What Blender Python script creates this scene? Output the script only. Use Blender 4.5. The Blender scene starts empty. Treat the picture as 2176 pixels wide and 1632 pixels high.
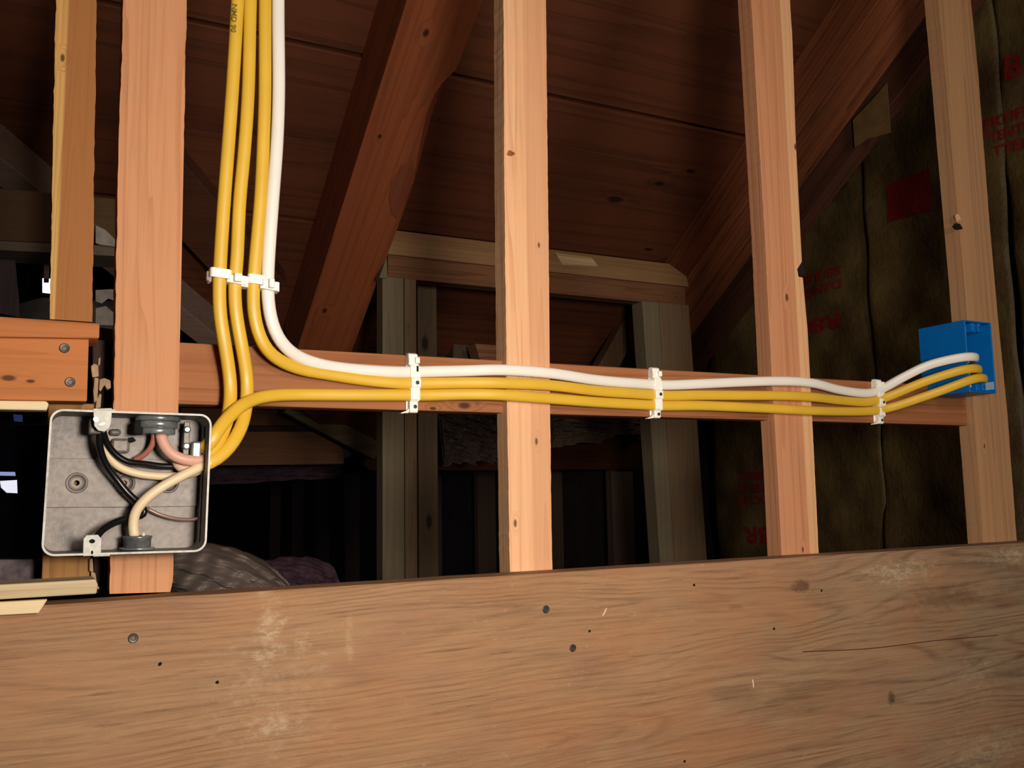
import bpy, bmesh, random
import numpy as np
from math import *
from mathutils import Vector, Matrix
random.seed(7)
S = bpy.context.scene
COL = S.collection

# ------------------------------------------------------------------ camera, light, exposure
F, YAW, PIT, ROL = 1936.1, .4757, .1186, -.0172
CAM = np.array([0, -.9, 1.5])
fw = np.array([sin(YAW)*cos(PIT), cos(YAW)*cos(PIT), sin(PIT)])
rt = np.array([cos(YAW), -sin(YAW), 0]); up = np.cross(rt, fw)
_c, _s = cos(ROL), sin(ROL)
rt, up = _c*rt+_s*up, -_s*rt+_c*up
cd = bpy.data.cameras.new('camera'); cam = bpy.data.objects.new('camera', cd); COL.objects.link(cam)
M = Matrix(((rt[0], up[0], -fw[0], CAM[0]), (rt[1], up[1], -fw[1], CAM[1]), (rt[2], up[2], -fw[2], CAM[2]), (0, 0, 0, 1)))
cam.matrix_world = M
cd.sensor_width = 36; cd.lens = 36*F/2176; cd.clip_start = .02; cd.clip_end = 60
S.camera = cam
w = bpy.data.worlds.new('world'); S.world = w; w.use_nodes = True
w.node_tree.nodes['Background'].inputs[0].default_value = (.55, .48, .50, 1)
w.node_tree.nodes['Background'].inputs[1].default_value = .006
def light(name, kind, loc, energy, color, size=.1, target=None, spread=None):
    l = bpy.data.lights.new(name, kind); l.energy = energy; l.color = color
    if kind == 'AREA':
        l.shape = 'DISK'; l.size = size
        if spread: l.spread = spread
    else: l.shadow_soft_size = size
    o = bpy.data.objects.new(name, l); COL.objects.link(o); o.location = loc
    if target is not None:
        o.rotation_euler = (Vector(target)-Vector(loc)).to_track_quat('-Z', 'Y').to_euler()
    return o
light('torch', 'AREA', (.22, -.98, 1.55), 9.8, (1, .92, .83), .15, (.55, 0, 1.6))
light('fill_light', 'AREA', (.5, -2.1, 2.05), 13, (1, .88, .76), .5, (.6, 0, 1.6))  # soft warm fill added behind the camera to even out the torch's falloff
light('daylight_glow', 'AREA', (-.5, 3.6, 1.3), 1.2, (.45, .55, 1), .5, (1.7, 5.5, 1.2))
S.view_settings.view_transform = 'Standard'; S.view_settings.look = 'None'
S.view_settings.gamma = 1; S.view_settings.use_curve_mapping = False
S.view_settings.exposure = 0

# ------------------------------------------------------------------ helpers
def at(px, py, y):
    d = fw*F + rt*(px-1088) - up*(py-816)
    return CAM + d*(y-CAM[1])/d[1]
def on(px, py, P0, n):
    d = fw*F + rt*(px-1088) - up*(py-816); n = np.array(n, float)
    return CAM + d*(np.dot(np.array(P0)-CAM, n)/np.dot(d, n))
WL = {}
def tag(o, label=None, cat=None, group=None, kind=None):
    if label: o['label'] = label
    if cat: o['category'] = cat
    if group: o['group'] = group
    if kind: o['kind'] = kind
    return o
def empty(name, loc, label=None, cat=None, group=None, kind=None):
    o = bpy.data.objects.new(name, None); COL.objects.link(o); o.location = tuple(loc)
    o.empty_display_size = .02
    WL[o] = Vector(tuple(loc)); return tag(o, label, cat, group, kind)
def mob(name, verts, faces, mat, parent=None, smooth=False, bevel=0, seg=2, loc=None):
    V = np.array([tuple(v) for v in verts], float)
    c = Vector(loc) if loc is not None else Vector((V.min(0)+V.max(0))/2)
    me = bpy.data.meshes.new(name)
    me.from_pydata([tuple(Vector(v)-c) for v in V], [], faces)
    bm = bmesh.new(); bm.from_mesh(me); bmesh.ops.recalc_face_normals(bm, faces=bm.faces); bm.to_mesh(me); bm.free()
    me.materials.append(mat)
    if smooth: me.polygons.foreach_set('use_smooth', [True]*len(me.polygons))
    o = bpy.data.objects.new(name, me); COL.objects.link(o)
    if parent: o.parent = parent; o.location = c-WL[parent]
    else: o.location = c
    WL[o] = c
    if bevel:
        b = o.modifiers.new('bevel', 'BEVEL'); b.width = bevel; b.segments = seg; b.limit_method = 'ANGLE'; b.angle_limit = radians(40)
        if smooth: pass
    return o
def extr(poly3, vec):
    """front polygon (3-D points) extruded by vec"""
    n = len(poly3); vec = np.array(vec, float)
    V = [np.array(p, float) for p in poly3]+[np.array(p, float)+vec for p in poly3]
    Fc = [list(range(n)), list(range(2*n-1, n-1, -1))]+[[i, (i+1) % n, (i+1) % n+n, i+n] for i in range(n)]
    return V, Fc
def pxprism(name, pts, y, th, mat, parent=None, bevel=.001, jag=0, **k):
    P = []
    n = len(pts); src = list(pts); pts = list(pts)
    for i, p in enumerate(src):      # boards that leave the picture on the left run on in their own direction
        if p[0] == -60:
            q = src[i-1] if src[i-1][0] != -60 else src[(i+1) % n]
            pts[i] = (-420, p[1]+(p[1]-q[1])/(p[0]-q[0])*-360)
    for i in range(n):
        a = at(*pts[i], y); b = at(*pts[(i+1) % n], y)
        P.append(a)
        L = np.linalg.norm(b-a)
        if jag and L > .15:
            m = int(L/.005); t = (b-a)/L; nn = np.array([-t[2], 0, t[0]]); r = 0
            for j in range(1, m):
                r = .55*r+random.gauss(0, jag*.5)
                P.append(a+(b-a)*j/m+nn*r)
    V, Fc = extr(P, (0, th, 0))
    return mob(name, V, Fc, mat, parent, bevel=0 if jag else bevel, **k)
def obox(name, c, ax, ay, az, mat, parent=None, bevel=.001, **k):
    """oriented box: centre, three half-axis vectors"""
    c, ax, ay, az = [np.array(v, float) for v in (c, ax, ay, az)]
    V = [c+sx*ax+sy*ay+sz*az for sx in (-1, 1) for sy in (-1, 1) for sz in (-1, 1)]
    Fc = [[0, 1, 3, 2], [4, 6, 7, 5], [0, 4, 5, 1], [2, 3, 7, 6], [0, 2, 6, 4], [1, 5, 7, 3]]
    return mob(name, V, Fc, mat, parent, bevel=bevel, **k)
def box(name, x0, x1, y0, y1, z0, z1, mat, parent=None, bevel=.001, **k):
    return obox(name, ((x0+x1)/2, (y0+y1)/2, (z0+z1)/2), ((x1-x0)/2, 0, 0), (0, (y1-y0)/2, 0), (0, 0, (z1-z0)/2), mat, parent, bevel, **k)
def catmull(P, step=.006):
    P = [np.array(p, float) for p in P]
    P = [2*P[0]-P[1]]+P+[2*P[-1]-P[-2]]
    out = []
    for i in range(1, len(P)-2):
        p0, p1, p2, p3 = P[i-1:i+3]
        n = max(2, int(np.linalg.norm(p2-p1)/step))
        # centripetal
        t0 = 0; t1 = t0+np.linalg.norm(p1-p0)**.5+1e-9; t2 = t1+np.linalg.norm(p2-p1)**.5+1e-9; t3 = t2+np.linalg.norm(p3-p2)**.5+1e-9
        for j in range(n):
            t = t1+(t2-t1)*j/n
            A1 = (t1-t)/(t1-t0)*p0+(t-t0)/(t1-t0)*p1; A2 = (t2-t)/(t2-t1)*p1+(t-t1)/(t2-t1)*p2; A3 = (t3-t)/(t3-t2)*p2+(t-t2)/(t3-t2)*p3
            B1 = (t2-t)/(t2-t0)*A1+(t-t0)/(t2-t0)*A2; B2 = (t3-t)/(t3-t1)*A2+(t-t1)/(t3-t1)*A3
            out.append((t2-t)/(t2-t1)*B1+(t-t1)/(t2-t1)*B2)
    out.append(P[-2]); return out
def sweep(path, a, b, ref=(0, -1, 0), ns=20, ex=2.4, smooth_it=3):
    P = np.array(path)
    for _ in range(smooth_it):
        Q = P.copy(); Q[1:-1] = (P[:-2]+2*P[1:-1]+P[2:])/4; P = Q
    T = np.gradient(P, axis=0); T /= np.linalg.norm(T, axis=1)[:, None]
    V = []; Fc = []; nref = np.array(ref, float)
    for i, (p, t) in enumerate(zip(P, T)):
        n = nref-t*np.dot(nref, t)
        n /= np.linalg.norm(n); nref = .0*np.array(ref)+n if abs(np.dot(t, ref)) > .6 else .8*n+.2*np.array(ref)
        bi = np.cross(t, n)
        for k in range(ns):
            q = 2*pi*k/ns; cs, sn = cos(q), sin(q)
            V.append(p+bi*a*copysign(abs(cs)**(2/ex), cs)+n*b*copysign(abs(sn)**(2/ex), sn))
    m = len(P)
    for i in range(m-1):
        for k in range(ns):
            k2 = (k+1) % ns
            Fc.append([i*ns+k, i*ns+k2, (i+1)*ns+k2, (i+1)*ns+k])
    Fc.append(list(range(ns))); Fc.append(list(range((m-1)*ns, m*ns)))
    return V, Fc
def cable(name, pts, mat, parent=None, a=.0063, b=.0052, ex=2.5, label=None, cat=None, group=None, **k):
    W = [at(*p) if not isinstance(p, np.ndarray) else p for p in pts]
    V, Fc = sweep(catmull(W), a, b, ex=ex, **k)
    o = mob(name, V, Fc, mat, parent, smooth=True)
    return tag(o, label, cat, group)
def lathe(prof, c, axis, ns=28):
    """prof: list of (t along axis, r); returns verts, faces"""
    ax = Vector(axis).normalized(); u = ax.orthogonal().normalized(); v = ax.cross(u)
    V = []; Fc = []
    for t, r in prof:
        for k in range(ns):
            q = 2*pi*k/ns
            V.append(Vector(c)+ax*t+(u*cos(q)+v*sin(q))*r)
    for i in range(len(prof)-1):
        for k in range(ns):
            k2 = (k+1) % ns; Fc.append([i*ns+k, i*ns+k2, (i+1)*ns+k2, (i+1)*ns+k])
    if prof[0][1] > 1e-5: Fc.append(list(range(ns)))
    if prof[-1][1] > 1e-5: Fc.append(list(range((len(prof)-1)*ns, len(prof)*ns)))
    return V, Fc
def turned(name, prof, c, axis, mat, parent=None, ns=28, sm=False, **k):
    V, Fc = lathe(prof, c, axis, ns)
    o = mob(name, V, Fc, mat, parent, **k)
    if sm:
        me = o.data; me.polygons.foreach_set('use_smooth', [len(p.vertices) == 4 for p in me.polygons])
    return o
def merge(parts):
    V = []; Fc = []
    for v, f in parts:
        n = len(V); V += [tuple(x) for x in v]; Fc += [[i+n for i in g] for g in f]
    return V, Fc
def boxvf(x0, x1, y0, y1, z0, z1):
    V = [(x, y, z) for x in (x0, x1) for y in (y0, y1) for z in (z0, z1)]
    return V, [[0, 1, 3, 2], [4, 6, 7, 5], [0, 4, 5, 1], [2, 3, 7, 6], [0, 2, 6, 4], [1, 5, 7, 3]]

# ------------------------------------------------------------------ materials
def lin(c):
    if isinstance(c, str): c = [int(c[i:i+2], 16)/255 for i in (0, 2, 4)]
    return tuple(x/12.92 if x <= .04045 else ((x+.055)/1.055)**2.4 for x in c)+(1,)
class NT:
    def __init__(s, name):
        s.m = bpy.data.materials.new(name); s.m.use_nodes = True; s.t = s.m.node_tree
        s.b = s.t.nodes['Principled BSDF']; s.b.inputs['Specular IOR Level'].default_value = .3
    def n(s, typ, ins=None, **props):
        x = s.t.nodes.new(typ)
        for k, v in props.items(): setattr(x, k, v)
        for k, v in (ins or {}).items():
            if isinstance(v, bpy.types.NodeSocket): s.t.links.new(v, x.inputs[k])
            else: x.inputs[k].default_value = v
        return x
    def math(s, op, a, b=None, c=None, clamp=False):
        ins = {0: a}
        if b is not None: ins[1] = b
        if c is not None: ins[2] = c
        return s.n('ShaderNodeMath', ins, operation=op, use_clamp=clamp).outputs[0]
    def vm(s, op, a, b=None, out=0):
        ins = {0: a}
        if b is not None: ins[1] = b
        return s.n('ShaderNodeVectorMath', ins, operation=op).outputs[out]
    def ramp(s, fac, stops):
        r = s.n('ShaderNodeValToRGB', {0: fac}); e = r.color_ramp.elements
        while len(e) < len(stops): e.new(.5)
        for i, (p, c) in enumerate(stops):
            e[i].position = p; e[i].color = c if len(c) == 4 else (*c, 1)
        return r.outputs[0]
    def rampv(s, fac, a, b, va=0., vb=1.):
        return s.n('ShaderNodeMapRange', {0: fac, 1: a, 2: b, 3: va, 4: vb}, clamp=True).outputs[0]
    def mix(s, fac, a, b, mode='MIX'):
        x = s.n('ShaderNodeMix', {0: fac, 6: a, 7: b}, data_type='RGBA', blend_type=mode); return x.outputs[2]
    def noise(s, vec, scale, detail=4, rough=.55, out=0, dist=0):
        return s.n('ShaderNodeTexNoise', {'Vector': vec, 'Scale': scale, 'Detail': detail, 'Roughness': rough, 'Distortion': dist}).outputs[out]
    def col(s, c): s.t.links.new(c, s.b.inputs['Base Color']) if isinstance(c, bpy.types.NodeSocket) else setattr(s.b.inputs['Base Color'], 'default_value', c)
    def bump(s, h, strength=.3, dist=.001):
        x = s.n('ShaderNodeBump', {'Height': h, 'Strength': strength, 'Distance': dist}); s.t.links.new(x.outputs[0], s.b.inputs['Normal'])
def wood(name, light_c, dark_c, axis='Z', knots=(), contrast=1., fine=1., seed=0, rings=5, rough=.75, tilt=0, spots=0, band=None, stains=(), grey=None, bump=.35):
    """grain runs along world axis; knots = [(point, radius)] in world space"""
    N = NT(name); pos = N.n('ShaderNodeNewGeometry').outputs['Position']
    P = pos
    if tilt: P = N.n('ShaderNodeVectorRotate', {'Vector': pos, 'Angle': tilt}, rotation_type='X_AXIS').outputs[0]
    st = {'X': (.025, 1, 1), 'Y': (1, .025, 1), 'Z': (1, 1, .025)}[axis]
    Ps = N.vm('MULTIPLY', P, st); Ps = N.vm('ADD', Ps, (seed*1.37, seed*.71, seed*2.3))
    warp = N.noise(N.vm('MULTIPLY', P, tuple(2.0 if q < 1 else 9. for q in st)), 1, 2, out=1)
    Ps = N.vm('ADD', Ps, N.vm('MULTIPLY', N.vm('SUBTRACT', warp, (.5, .5, .5)), (.006, .006, .006)))
    kfac = None
    for kp, kr in knots:
        kk = tuple(kr*(2.2 if q < 1 else 1.) for q in st)
        d = N.vm('LENGTH', N.vm('DIVIDE', N.vm('SUBTRACT', pos, tuple(kp)), kk), out=1)
        halo = N.rampv(d, .4, 3.2, 1, 0)
        Ps = N.vm('ADD', Ps, N.vm('MULTIPLY', N.n('ShaderNodeCombineXYZ', {0: halo, 1: halo, 2: halo}).outputs[0], (.012, .012, .012)))
        core = N.rampv(d, .55, 1.1, 1, 0)
        kfac = core if kfac is None else N.math('MAXIMUM', kfac, core)
    v = N.noise(Ps, 14, 3, .5)
    ring = N.math('FRACT', N.math('MULTIPLY', v, rings*3.))
    ring = N.rampv(ring, .35, 1., 0, 1)
    ring = N.math('POWER', ring, 1.7)
    f1 = N.noise(Ps, 240, 5, .65)
    f2 = N.noise(Ps, 900, 3, .6)
    big = N.noise(N.vm('MULTIPLY', P, tuple(q if q < 1 else .7 for q in st)), 9, 3)
    t = N.math('ADD', N.math('MULTIPLY', ring, .55*contrast), N.math('MULTIPLY', N.math('SUBTRACT', f1, .5), 1.5*fine*contrast))
    t = N.math('ADD', t, N.math('MULTIPLY', N.math('SUBTRACT', big, .42), 1.2*contrast), clamp=True)
    lc, dc = lin(light_c), lin(dark_c)
    colr = N.mix(t, lc, dc)
    mott = N.noise(P, 22, 4)
    colr = N.mix(N.rampv(mott, .35, .75, 0, .35), colr, tuple(min(1, a*b) for a, b in zip(lc, (1.15, .85, .7, 1))), 'MIX')
    if band:   # (axis index, position, softness, colour) sapwood band beyond that position
        ax, p0, sft, bc = band
        x = N.n('ShaderNodeSeparateXYZ', {0: pos}).outputs[ax]
        colr = N.mix(N.math('MULTIPLY', N.rampv(x, p0-sft, p0+sft), .85), colr, N.mix(N.math('MULTIPLY', t, .5), lin(bc), dc))
    if kfac is not None:
        colr = N.mix(N.math('MULTIPLY', kfac, .88), colr, tuple(q*.22 for q in dc[:3])+(1,))
    if spots:
        sp = N.noise(P, 70, 3, .6); colr = N.mix(N.rampv(sp, .68, .74, 0, spots), colr, lin('D8C0A0'))
    N.col(colr)
    N.bump(N.math('ADD', N.math('MULTIPLY', f2, .5), N.math('ADD', f1, N.math('MULTIPLY', ring, -.4))), bump, .0012)
    N.b.inputs['Roughness'].default_value = rough
    return N.m
def plain(name, c, rough=.5, metal=0., spec=.4, bump=0, bscale=60, var=0, trans=0, alpha=1, coat=0):
    N = NT(name); pos = N.n('ShaderNodeNewGeometry').outputs['Position']
    c = lin(c)
    if var:
        nz = N.noise(pos, bscale, 4); N.col(N.mix(N.rampv(nz, .3, .7), tuple(q*(1-var) for q in c[:3])+(1,), tuple(min(1, q*(1+var)) for q in c[:3])+(1,)))
    else: N.col(c)
    if bump: N.bump(N.noise(pos, bscale, 5), bump, .002)
    b = N.b.inputs
    b['Roughness'].default_value = rough; b['Metallic'].default_value = metal; b['Specular IOR Level'].default_value = spec
    b['Transmission Weight'].default_value = trans; b['Coat Weight'].default_value = coat; b['Alpha'].default_value = alpha
    return N.m
def emit(name, c, s):
    N = NT(name); N.b.inputs['Emission Color'].default_value = lin(c); N.b.inputs['Emission Strength'].default_value = s; N.col((0, 0, 0, 1)); return N.m

M_YEL = plain('yellow_sheath', 'DEB036', .38, spec=.45, var=.05, bscale=25)
M_WHT = plain('white_sheath', 'EDE6DA', .38, spec=.45, var=.03, bscale=25)
M_CLIP = plain('clip_plastic', 'F8F4E8', .35, spec=.5)
M_CLEAR = plain('clear_plastic', 'D8D0C4', .25, spec=.5, alpha=.45)
M_BLUE = plain('blue_plastic', '0067B4', .42, spec=.4, var=.06)
M_BLK = plain('black_insulation', '0C0C0D', .32, spec=.5)
M_CREAM = plain('cream_insulation', 'E6CDA6', .45, spec=.4)
M_PINK = plain('pink_insulation', 'D9A58E', .45, spec=.4)
M_DARK = plain('dark_hole', '0A0604', .9)
M_SCREW = plain('screw_steel', '4E483F', .45, metal=.5, var=.3, bscale=500)
def galv(name, c='9A9088', rough=.5, metal=.35):
    N = NT(name); pos = N.n('ShaderNodeNewGeometry').outputs['Position']
    a = N.noise(pos, 24, 5, .6); b = N.noise(pos, 200, 3)
    t = N.rampv(N.math('ADD', a, N.math('MULTIPLY', N.math('SUBTRACT', b, .5), .3)), .3, .72)
    cc = lin(c); N.col(N.mix(t, tuple(q*.30 for q in cc[:3])+(1,), cc))
    N.b.inputs['Metallic'].default_value = metal
    N.t.links.new(N.rampv(a, .3, .7, rough-.08, rough+.14), N.b.inputs['Roughness'])
    N.bump(N.math('ADD', a, b), .12, .001); return N.m
M_GALV = galv('galvanised_steel'); M_RIM = galv('galvanised_rim', 'CFCBC0', .5, .3); M_ZINC = galv('zinc_fitting', 'B4B8B4', .3, .5)

# ------------------------------------------------------------------ roof structure
TH = radians(34); RP0 = np.array([0, .95, 2.088]); RN = np.array([0, sin(TH), cos(TH)]); RD = np.array([0, cos(TH), -sin(TH)])
def roofpt(x, y, h=0):      # point on the underside plane, h below it
    z = RP0[2]-(y-RP0[1])*tan(TH); return np.array([x, y, z])-RN*h
def mw_roof(sd): return wood('sheathing_wood_%d' % sd, '683820', '3C1E10', 'X', seed=sd, tilt=TH, contrast=.9, rings=2, fine=.6, bump=.2,
                             knots={1: [(on(1307, 424, RP0, RN), .011), (on(1402, 390, RP0, RN), .008), (on(1468, 364, RP0, RN), .007), (on(1378, 530, RP0, RN), .006)],
                                    2: [(on(615, 160, RP0, RN), .012)]}.get(sd, ()))
# valley edge of this roof slope
va, vb = on(-40, 262, RP0, RN), on(500, 745, RP0, RN)
def xv(y): return va[0]+(vb[0]-va[0])*(y-va[1])/(vb[1]-va[1])
ceil = empty('ceiling', (1, .5, 2.4), kind='structure')
js = [-.75, -.10, .635, .962, 1.29, 1.72]
for i in range(len(js)-1):
    y0, y1 = js[i]+.0035, js[i+1]-.0035
    x0a, x0b = (xv(y0), xv(y1))
    P = [roofpt(x0a, y0), roofpt(2.0, y0), roofpt(2.0, y1), roofpt(x0b, y1)]
    V, Fc = extr(P, RN*.018)
    mob('sheathing_board', V, Fc, mw_roof([5, 2, 1, 3, 4][i]), ceil, bevel=.002)
V, Fc = extr([roofpt(xv(-.75), -.75, -.02), roofpt(2, -.75, -.02), roofpt(2, 1.72, -.02), roofpt(xv(1.72), 1.72, -.02)], RN*.006)
mob('roof_felt', V, Fc, plain('felt', '120C0A', .95), ceil)

def rafter(name, x0, x1, y0, y1, h, mat, label, notch=False):
    p = roofpt((x0+x1)/2, y0, h/2); q = roofpt((x0+x1)/2, y1, h/2); L = np.linalg.norm(q-p)/2
    o = obox(name, (p+q)/2, ((x1-x0)/2, 0, 0), RD*L, RN*h/2, mat, bevel=.003)
    return tag(o, label, 'rafter')
W_RAFA = wood('rafter_wood', '9C5430', '5C2C16', 'Y', seed=11, tilt=TH, contrast=.7, rings=3, fine=.5,
              knots=[(on(905, 70, roofpt(0, .5, .14), RN), .006), (on(807, 290, roofpt(0, .5, .14), RN), .004), (on(690, 660, roofpt(0, .5, .14), RN), .006)])
W_RAFB = wood('rafter_wood_rough', '925432', '542A18', 'Y', seed=17, tilt=TH, contrast=1., rings=4, fine=1.2)
ra = empty('rafter', roofpt(.55, .5, .07), 'big reddish-brown rafter with a waney notch, between yellow cables and middle stud', 'rafter')
# rafter A with a waney bite out of its right edge
def bite(y):
    b = 0
    if .50 < y < .80:
        b = .030*exp(-((y-.60)/.045)**2)*(1 if y > .555 else .8)
    return b
ys = np.linspace(-.6, 1.22, 90); V = []; Fc = []
for y in ys:
    bt = .022*exp(-((y-.63)/.10)**2) if y > .60 else .022*exp(-((y-.60)/.02)**2)
    for (x, h) in ((.492, 0), (.492, .14), (.613-bt, .14), (.615, .14-bt*1.6), (.615, 0)):
        V.append(roofpt(x, y-h*sin(TH)*0, 0)-RN*h)
for i in range(len(ys)-1):
    for k in range(5):
        k2 = (k+1) % 5; Fc.append([i*5+k, i*5+k2, (i+1)*5+k2, (i+1)*5+k])
Fc += [list(range(5)), list(range(len(V)-5, len(V)))]
mob('timber', V, Fc, W_RAFA, ra)
W_WANE = wood('wane', '8A4A30', '502414', 'Y', seed=31, tilt=TH, contrast=.5)
wp = [on(a, b, roofpt(0, .5, .1405), RN) for a, b in ((878, 336), (852, 352), (832, 385), (826, 420), (833, 455), (843, 462), (858, 430), (880, 385))]
V, Fc = extr(wp, -RN*.0015); mob('wane', V, Fc, W_WANE, ra, bevel=.0005)
rafter('rafter', 1.405, 1.54, -.6, 1.16, .105, W_RAFB, 'rough reddish-brown rafter running down from upper right beside the kraft paper')
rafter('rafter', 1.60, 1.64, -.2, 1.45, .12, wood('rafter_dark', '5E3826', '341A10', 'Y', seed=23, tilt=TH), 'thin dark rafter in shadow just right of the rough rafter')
# valley brace
def brace(name, p, q, wdt, dep, mat, label, ref=(0, -1, 0)):
    p, q = np.array(p), np.array(q); d = q-p; L = np.linalg.norm(d)/2; d /= 2*L
    n = np.array(ref, float); n -= d*np.dot(n, d); n /= np.linalg.norm(n); b = np.cross(d, n)
    return tag(obox(name, (p+q)/2, d*L, b*wdt/2, n*dep/2, mat, bevel=.002), label, 'brace')
W_GREYBR = wood('brace_wood', '8A7264', '5A463C', 'X', seed=29, contrast=.6)
P1 = on(-40, 295, RP0-RN*.06, RN); P2 = on(500, 742, RP0-RN*.06, RN)
brace('valley_brace', P1, P2, .045, .09, W_GREYBR, 'long greyish brace slanting down behind both left studs', ref=-RN)
P1 = on(330, 350, RP0-RN*.03, RN); P2 = on(560, 610, RP0-RN*.03, RN)
brace('valley_rafter', P1, P2, .11, .05, wood('valley_dark', '5A3420', '2E170C', 'X', seed=37, contrast=.6), 'dark slanting plank under the sheathing behind the vertical cables', ref=-RN)

# ------------------------------------------------------------------ right gable wall
XW = 1.75
wr = empty('wall_right', (XW, 2, 1.5), kind='structure')
M_SHEATH = plain('dark_sheathing', '3A2C28', .9, bump=.4, bscale=30, var=.25)
V, Fc = extr([(XW+.09, -1, .3), (XW+.09, -1, 3.2), (XW+.09, 1.7, 1.75), (XW+.09, 7.2, 1.75), (XW+.09, 7.2, .3)], (.02, 0, 0))
mob('sheathing', V, Fc, M_SHEATH, wr)
wb = tag(box('wall_back', -3, XW+.1, 7.2, 7.25, .3, 3.5, plain('back_wall', '1A1516', .95)), kind='structure')
W_RIB = wood('rib_wood', '6A5548', '43342C', 'Z', seed=41, contrast=.5)
for px in (464, 497, 533, 573, 620, 673, 734, 811, 902, 1012, 1150, 1296):
    P = on(px, 1110, (XW, 0, 0), (1, .0, 0)); y = P[1]
    tp = on(px, 1035-(px-395)*.088 if px < 830 else 1000-(px-811)*.075, (XW, 0, 0), (1, 0, 0))[2]
    box('wall_stud', XW-.0, XW+.089, y-.019, y+.019, .5, min(tp, 1.74)+.03, W_RIB, wr, bevel=.001)
# top plate / insulation roll over those studs
# kraft paper
def hp(y, z, s=0):
    return (.016*sin(7*y+3*z+s)+.010*sin(17*y-9*z+1.7*s)+.004*sin(41*y+23*z+s)+.003*sin(33*z-52*y)
            + .007*exp(-((y*1.0+z*.9-2.05-s*.1)/.025)**2)+.006*exp(-((y*.4-z*.8+1.0)/.02)**2))*.5
N = NT('kraft_paper'); pos = N.n('ShaderNodeNewGeometry').outputs['Position']
a = N.noise(pos, 6, 5, .6); b = N.noise(N.vm('MULTIPLY', pos, (1, 1, .15)), 120, 3); 
N.col(N.mix(N.rampv(a, .35, .65), lin('42301A'), lin('62502C'))); N.bump(N.math('ADD', N.noise(pos, 14, 6, .7), N.math('MULTIPLY', b, .1)), .7, .012)
N.b.inputs['Roughness'].default_value = .55; M_KRAFT = N.m
M_RED = plain('red_print', '701410', .6, var=.25, bscale=120)
def sheet(y0, y1, z0, z1, xo, s, label):
    ny = int((y1-y0)/.012); nz = int((z1-z0)/.02)
    V = []; Fc = []
    for i in range(ny+1):
        y = y0+(y1-y0)*i/ny
        for j in range(nz+1):
            z = z0+(z1-z0)*j/nz
            z = min(z, RP0[2]-(y-RP0[1])*tan(TH)-.01)
            e = min(i, ny-i)/ny; lip = -.005*exp(-(e/.03)**2)
            V.append((xo-hp(y, z, s)-lip, y, z))
    for i in range(ny):
        for j in range(nz):
            q = i*(nz+1)+j; Fc.append([q, q+1, q+nz+2, q+nz+1])
    o = mob('insulation_facing', V, Fc, M_KRAFT, smooth=True)
    m = o.modifiers.new('s', 'SOLIDIFY'); m.thickness = .0012
    return tag(o, label, 'insulation')
def wy(px, py=700): return on(px, py, (XW-.01, 0, 0), (1, 0, 0))[1]
ye = [wy(1508, 900), wy(1850, 700), wy(2142, 500), wy(2142, 500)-.42]
SH = []
for i, (a_, b_, xo, lb) in enumerate(((ye[1]-.004, ye[0], XW, 'brown kraft insulation facing nearest the grey post pair, with faded red print'),
                                  (ye[2]-.004, ye[1]+.004, XW-.012, 'brown kraft insulation facing with a solid red block, behind the stud with blue box'),
                                  (ye[3], ye[2]+.004, XW-.004, 'brown kraft insulation facing at the right edge with large red B'))):
    SH.append(sheet(a_, b_, .6, 3.1, xo, i*1.3, lb))
def on_sheet(px, py, i): return on(px, py, ((XW, XW-.012, XW-.004)[i], 0, 0), (1, 0, 0))
def wall_poly(name, pts, i):
    xo = (XW, XW-.012, XW-.004)[i]
    P = [on_sheet(a, b, i) for a, b in pts]
    # subdivide quad grid so that it follows the paper
    n = 14; V = []; Fc = []
    for u in range(n+1):
        for v in range(n+1):
            s_, t_ = u/n, v/n
            p = (P[0]*(1-s_)+P[1]*s_)*(1-t_)+(P[3]*(1-s_)+P[2]*s_)*t_
            V.append((xo-hp(p[1], p[2], i*1.3)-.0025, p[1], p[2]))
    for u in range(n):
        for v in range(n):
            q = u*(n+1)+v; Fc.append([q, q+1, q+n+2, q+n+1])
    return mob(name, V, Fc, M_RED, SH[i], smooth=True)
def text_mesh(body, size):
    c = bpy.data.curves.new('t', 'FONT'); c.body = body; c.size = size; c.resolution_u = 3; c.offset = size*.03
    o = bpy.data.objects.new('t', c); COL.objects.link(o); bpy.context.view_layer.update()
    dg = bpy.context.evaluated_depsgraph_get(); me = bpy.data.meshes.new_from_object(o.evaluated_get(dg))
    bm = bmesh.new(); bm.from_mesh(me); bmesh.ops.triangulate(bm, faces=bm.faces)
    bmesh.ops.subdivide_edges(bm, edges=[e for e in bm.edges if e.calc_length() > size*.3], cuts=1)
    V = [tuple(v.co) for v in bm.verts]; bm.verts.ensure_lookup_table(); Fc = [[v.index for v in f.verts] for f in bm.faces]
    bm.free(); bpy.data.objects.remove(o); return V, Fc
def wall_text(body, quad, i, rot=False):
    """quad: TL, TR, BR, BL pixels of the print on sheet i (sheet points right = toward viewer)"""
    xo = (XW, XW-.012, XW-.004)[i]
    V, Fc = text_mesh(body, 1.); A = np.array(V); mn, mx = A.min(0), A.max(0)
    P = [on_sheet(a, b, i) for a, b in quad]; out = []
    for v in A:
        s_, t_ = (v[0]-mn[0])/(mx[0]-mn[0]), (mx[1]-v[1])/(mx[1]-mn[1])
        if rot: s_, t_ = 1-s_, 1-t_
        p = (P[0]*(1-s_)+P[1]*s_)*(1-t_)+(P[3]*(1-s_)+P[2]*s_)*t_
        out.append((xo-hp(p[1], p[2], i*1.3)-.004, p[1], p[2]))
    return mob('print', out, Fc, M_RED, SH[i])
wall_poly('red_block', [(1877, 392), (1974, 358), (1976, 445), (1880, 472)], 1)
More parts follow.
